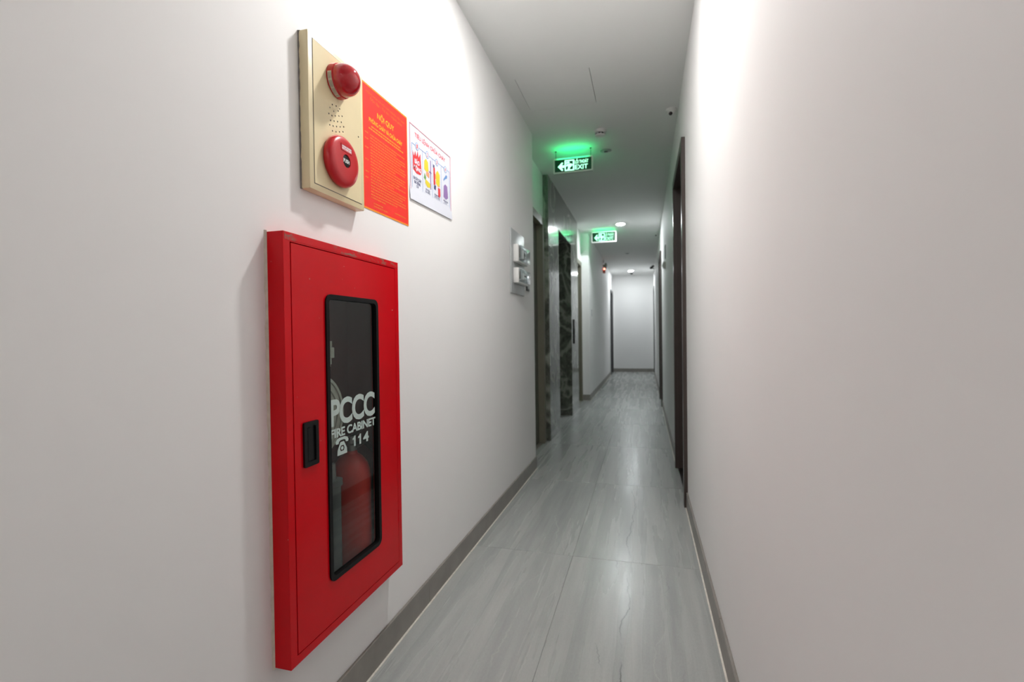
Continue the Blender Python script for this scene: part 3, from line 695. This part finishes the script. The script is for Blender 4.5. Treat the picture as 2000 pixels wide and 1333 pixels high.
# ------------------------------------------------------------------ posters (flat print on paper)
def bars(rows, fr, w, seed, gap=.18):
    """rows of small unreadable print: (u0, u1, v, height)"""
    rnd = random.Random(seed); mb = MB()
    for u0, u1, v, h in rows:
        u = u0
        while u < u1-.002:
            e = min(u+rnd.uniform(.006, .016), u1); mb.prism(R4(u, e, v, v+h), fr, w, w+.0001); u = e+rnd.uniform(.0018, .003)
    return mb
def sheet(pts, fr, bulge, thick=.0006, nu=10, nv=8):
    """slightly lifted paper: grid between four corners TL,TR,BR,BL with a small bow"""
    O, U, V, N = fr; mb = MB(); tl, tr, br, bl = [Vector(p) for p in pts]; vs = []
    for side in (0, 1):
        for i in range(nu+1):
            for j in range(nv+1):
                s, t = i/nu, j/nv; p = (tl*(1-s)+tr*s)*(1-t)+(bl*(1-s)+br*s)*t
                vs.append(O+U*p.x+V*p.y+N*(bulge(s, t)+thick*side+.0004))
    n = (nu+1)*(nv+1); fs = []; idx = lambda i, j, k: k*n+i*(nv+1)+j
    for i in range(nu):
        for j in range(nv):
            fs += [(idx(i, j, 1), idx(i, j+1, 1), idx(i+1, j+1, 1), idx(i+1, j, 1)), (idx(i, j, 0), idx(i+1, j, 0), idx(i+1, j+1, 0), idx(i, j+1, 0))]
    for i in range(nu): fs += [(idx(i, 0, 0), idx(i, 0, 1), idx(i+1, 0, 1), idx(i+1, 0, 0)), (idx(i, nv, 0), idx(i+1, nv, 0), idx(i+1, nv, 1), idx(i, nv, 1))]
    for j in range(nv): fs += [(idx(0, j, 0), idx(0, j+1, 0), idx(0, j+1, 1), idx(0, j, 1)), (idx(nu, j, 0), idx(nu, j, 1), idx(nu, j+1, 1), idx(nu, j+1, 0))]
    return mb.add(vs, fs)
flat = lambda s, t: 0.0
W = .0012
po = empty('notice_poster', (WL, 1.53, 1.52), 'red fire-safety rules poster with yellow lettering beside the alarm panel', 'poster')
sheet([(1.378, 1.930), (1.685, 1.939), (1.686, 1.522), (1.374, 1.519)], LWF, flat, .0007).build('sheet', 'paper_red', po)
MB().ring([(1.378, 1.519), (1.686, 1.522), (1.685, 1.938), (1.378, 1.929)], [(1.3825, 1.5245), (1.6825, 1.527), (1.681, 1.933), (1.3825, 1.9245)], LWF, W, W+.0002).build('border', 'print_gold', po)
text_mb('CỘNG HÒA XÃ HỘI CHỦ NGHĨA VIỆT NAM', LWF, 1.402, 1.665, 1.900, 1.911, W, W+.0002, .0).build('heading', 'print_orange', po)
text_mb('Độc lập - Tự do - Hạnh phúc', LWF, 1.425, 1.645, 1.883, 1.895, W, W+.0002, .0).build('subheading', 'print_orange', po)
text_mb('NỘI QUY', LWF, 1.470, 1.584, 1.838, 1.868, W, W+.0002, .015).build('title', 'print_yellow', po)
text_mb('PHÒNG CHÁY VÀ CHỮA CHÁY', LWF, 1.418, 1.644, 1.812, 1.831, W, W+.0002, .02).build('subtitle', 'print_yellow', po)
bars([(1.432, 1.630, 1.798, .0045), (1.416, 1.652, 1.788, .0045)], LWF, W, 2).build('preamble_print', 'print_gold', po)['kind'] = 'stuff'
rows = []; v = 1.768; k = 0
ends = [1.66, 1.60, 1.665, 1.668, 1.63, 1.66, 1.668, 1.66, 1.59, 1.665, 1.66, 1.668, 1.62, 1.664, 1.58, 1.668, 1.66, 1.64, 1.665, 1.668, 1.60, 1.52]
for e in ends:
    u0 = 1.392 if k in (0, 2, 5, 9, 13, 15) else 1.424
    if u0 < 1.4: rows.append((1.392, 1.412, v, .004)); u0 = 1.424
    rows.append((u0, e, v, .0042)); v -= .0098; k += 1
rows += [(1.44, 1.50, 1.545, .004), (1.44, 1.53, 1.536, .004), (1.58, 1.665, 1.545, .004)]
tag(bars(rows, LWF, W, 4).build('body_print', 'print_orange', po), kind='stuff')

wp = empty('instruction_poster', (WL, 1.906, 1.632), 'white four-step firefighting instruction poster with coloured pictures beside the red poster', 'poster')
curl = lambda s, t: .016*max(0, t-.75)/.25*math.exp(-((s-.75)/.35)**2)
sheet([(1.694, 1.937), (2.117, 1.942), (2.118, 1.644), (1.699, 1.633)], LWF, lambda s, t: .004*max(0, t-.8)/.2, .0007, 12, 12).build('sheet', 'paper_white', wp)
W = .0013
MB().ring([(1.706, 1.648), (2.110, 1.657), (2.110, 1.936), (1.704, 1.931)], [(1.709, 1.651), (2.107, 1.660), (2.107, 1.933), (1.707, 1.928)], LWF, W, W+.0012).build('border', 'print_pink', wp)
text_mb('TIÊU LỆNH CHỮA CHÁY', LWF, 1.748, 2.050, 1.886, 1.914, W, W+.0002, .015).build('title', 'print_red', wp)
W = .0014
cols = [(1.722, 1.812), (1.818, 1.906), (1.912, 2.000), (2.006, 2.094)]
bl = MB()
bl.ring([(1.720, 1.668), (2.098, 1.674), (2.098, 1.862), (1.720, 1.858)], [(1.722, 1.670), (2.096, 1.676), (2.096, 1.860), (1.722, 1.856)], LWF, W, W+.0004)
for u in (1.814, 1.908, 2.002): bl.prism(R4(u, u+.0014, 1.671, 1.857), LWF, W, W+.0003)
for a, b in cols: bl.ring(circ((a+b)/2, 1.858, .0155, .015, 20), circ((a+b)/2, 1.858, .0132, .0127, 20), LWF, W+.0005, W+.0008)
bl.build('column_lines', 'print_blue', wp)
for k, (a, b) in enumerate(cols): MB().prism(circ((a+b)/2, 1.858, .0133, .0128, 20), LWF, W+.0003, W+.0006).build('number_disc', 'paper_white', wp)
for k, (a, b) in enumerate(cols):
    m = (a+b)/2; text_mb(str(k+1), LWF, m-.0045, m+.0045, 1.850, 1.866, W+.0006, W+.0008, .02).build('step_number', 'print_red', wp)
fl = MB(); fl.prism([(1.730, 1.758), (1.728, 1.830), (1.740, 1.812), (1.750, 1.836), (1.760, 1.815), (1.772, 1.842), (1.780, 1.818), (1.796, 1.838), (1.800, 1.800), (1.806, 1.765), (1.795, 1.752), (1.760, 1.748)], LWF, W, W+.0002)
fl.build('flame_picture', 'print_red', wp)
text_mb('BÁO', LWF, 1.744, 1.788, 1.785, 1.808, W+.0002, W+.0004, .05).build('flame_lettering', 'paper_white', wp)
text_mb('ĐỘNG', LWF, 1.736, 1.800, 1.756, 1.782, W+.0002, W+.0004, .05).build('flame_lettering', 'paper_white', wp)
def pic(name, mat, *polys):
    for q in polys: MB().prism(q, LWF, W, W+.0002+.00005*len(q)/10).build(name, mat, wp)
pic('worker_helmet', 'print_lemon', [(1.830, 1.790), (1.832, 1.825), (1.848, 1.838), (1.868, 1.828), (1.872, 1.792), (1.85, 1.784)], [(1.838, 1.735), (1.842, 1.752), (1.886, 1.745), (1.890, 1.728), (1.860, 1.722)])
pic('worker_face', 'print_skin', [(1.848, 1.770), (1.850, 1.790), (1.880, 1.786), (1.878, 1.764)])
pic('worker_coat', 'print_green', [(1.826, 1.752), (1.834, 1.775), (1.848, 1.760), (1.842, 1.745)])
pic('worker_pole', 'print_purple', R4(1.888, 1.896, 1.722, 1.845), R4(1.876, 1.90, 1.79, 1.796))
pic('fighter_coat', 'print_lemon', [(1.945, 1.765), (1.948, 1.812), (1.965, 1.826), (1.988, 1.812), (1.986, 1.768), (1.965, 1.756)])
pic('fighter_extinguisher', 'print_red', [(1.922, 1.752), (1.920, 1.826), (1.936, 1.828), (1.940, 1.756)], [(1.968, 1.718), (1.966, 1.752), (1.990, 1.752), (1.992, 1.722), (1.982, 1.710)])
pic('fighter_boots', 'print_navy', [(1.924, 1.735), (1.926, 1.752), (1.946, 1.754), (1.942, 1.732)], R4(1.918, 1.932, 1.826, 1.838))
pic('fighter_trousers', 'print_skin', [(1.940, 1.782), (1.932, 1.798), (1.944, 1.806), (1.950, 1.784)], [(1.965, 1.755), (1.985, 1.758), (1.985, 1.768), (1.965, 1.766)])
pic('telephone_cord', 'print_blue', [(2.030, 1.800), (2.028, 1.808), (2.058, 1.836), (2.072, 1.834), (2.068, 1.822), (2.050, 1.815)])
pic('telephone_body', 'print_purple', [(2.026, 1.728), (2.030, 1.778), (2.046, 1.790), (2.070, 1.786), (2.078, 1.735), (2.055, 1.722)])
pic('telephone_keys', 'print_navy', *[R4(2.036+.012*i, 2.043+.012*i, 1.745+.012*j, 1.752+.012*j) for i in range(3) for j in range(3)])
caps = ['KHI XẢY CHÁY\nBÁO ĐỘNG\nGẤP', 'CÚP CẦU\nDAO ĐIỆN\nNƠI XẢY CHÁY', 'DÙNG BÌNH\nCHỮA CHÁY\nCÁT VÀ NƯỚC\nĐỂ DẬP TẮT', 'ĐIỆN THOẠI\nSỐ 114\nĐỘI CHỮA CHÁY\nCHUYÊN NGHIỆP']
for (a, b), cpt, lo in zip(cols, caps, (1.690, 1.686, 1.683, 1.684)):
    text_mb(cpt, LWF, a+.010, b-.010, lo, 1.736 if lo > 1.689 else 1.718, W, W+.0002, .02).build('caption', 'print_navy', wp)

# ------------------------------------------------------------------ switch board and dark switch beside the recess
sbd = empty('breaker_board', (WL, 3.315, 1.385), 'pale wall board with two clear-covered switch boxes near the corner of the recess', 'switch board')
MB().rbox(WL, WL+.012, 3.133, 3.497, 1.385, 1.825, .004, 2).build('back_board', 'grey_plastic', sbd, 35)
for z0, z1 in ((1.600, 1.720), (1.455, 1.560)):
    b_ = MB().rbox(WL+.012, WL+.050, 3.175, 3.462, z0, z1, .006, 2).build('switch_box', 'white_plastic', sbd, 35)
    MB().rbox(WL+.0505, WL+.068, 3.185, 3.452, z0+.008, z1-.008, .005, 2).build('clear_cover', 'clear_cover', b_, 35)
    MB().rbox(WL+.0502, WL+.060, 3.28, 3.35, z0+.03, z1-.03, .002, 1).build('breaker', 'white_plastic', b_)
    MB().rbox(WL+.060, WL+.066, 3.30, 3.33, z0+.05, z1-.045, .001, 1).build('lever', 'black_plastic', b_)
    MB().rbox(WL+.0502, WL+.053, 3.192, 3.222, z0+.03, z1-.025, .001, 1).build('warning_label', 'print_grey', b_)
swp = empty('switch_plate', (WL, 3.625, 1.436), 'dark upright switch plate between the pale switch board and the recess corner', 'switch')
MB().rbox(WL, WL+.009, 3.585, 3.672, 1.436, 1.550, .002, 2).build('plate', 'pale_door', swp, 35)
for z in (1.452, 1.505):
    MB().rbox(WL+.009, WL+.013, 3.605, 3.652, z, z+.034, .0015, 1).build('rocker', 'grey_plastic' if z < 1.5 else 'black_plastic', swp)
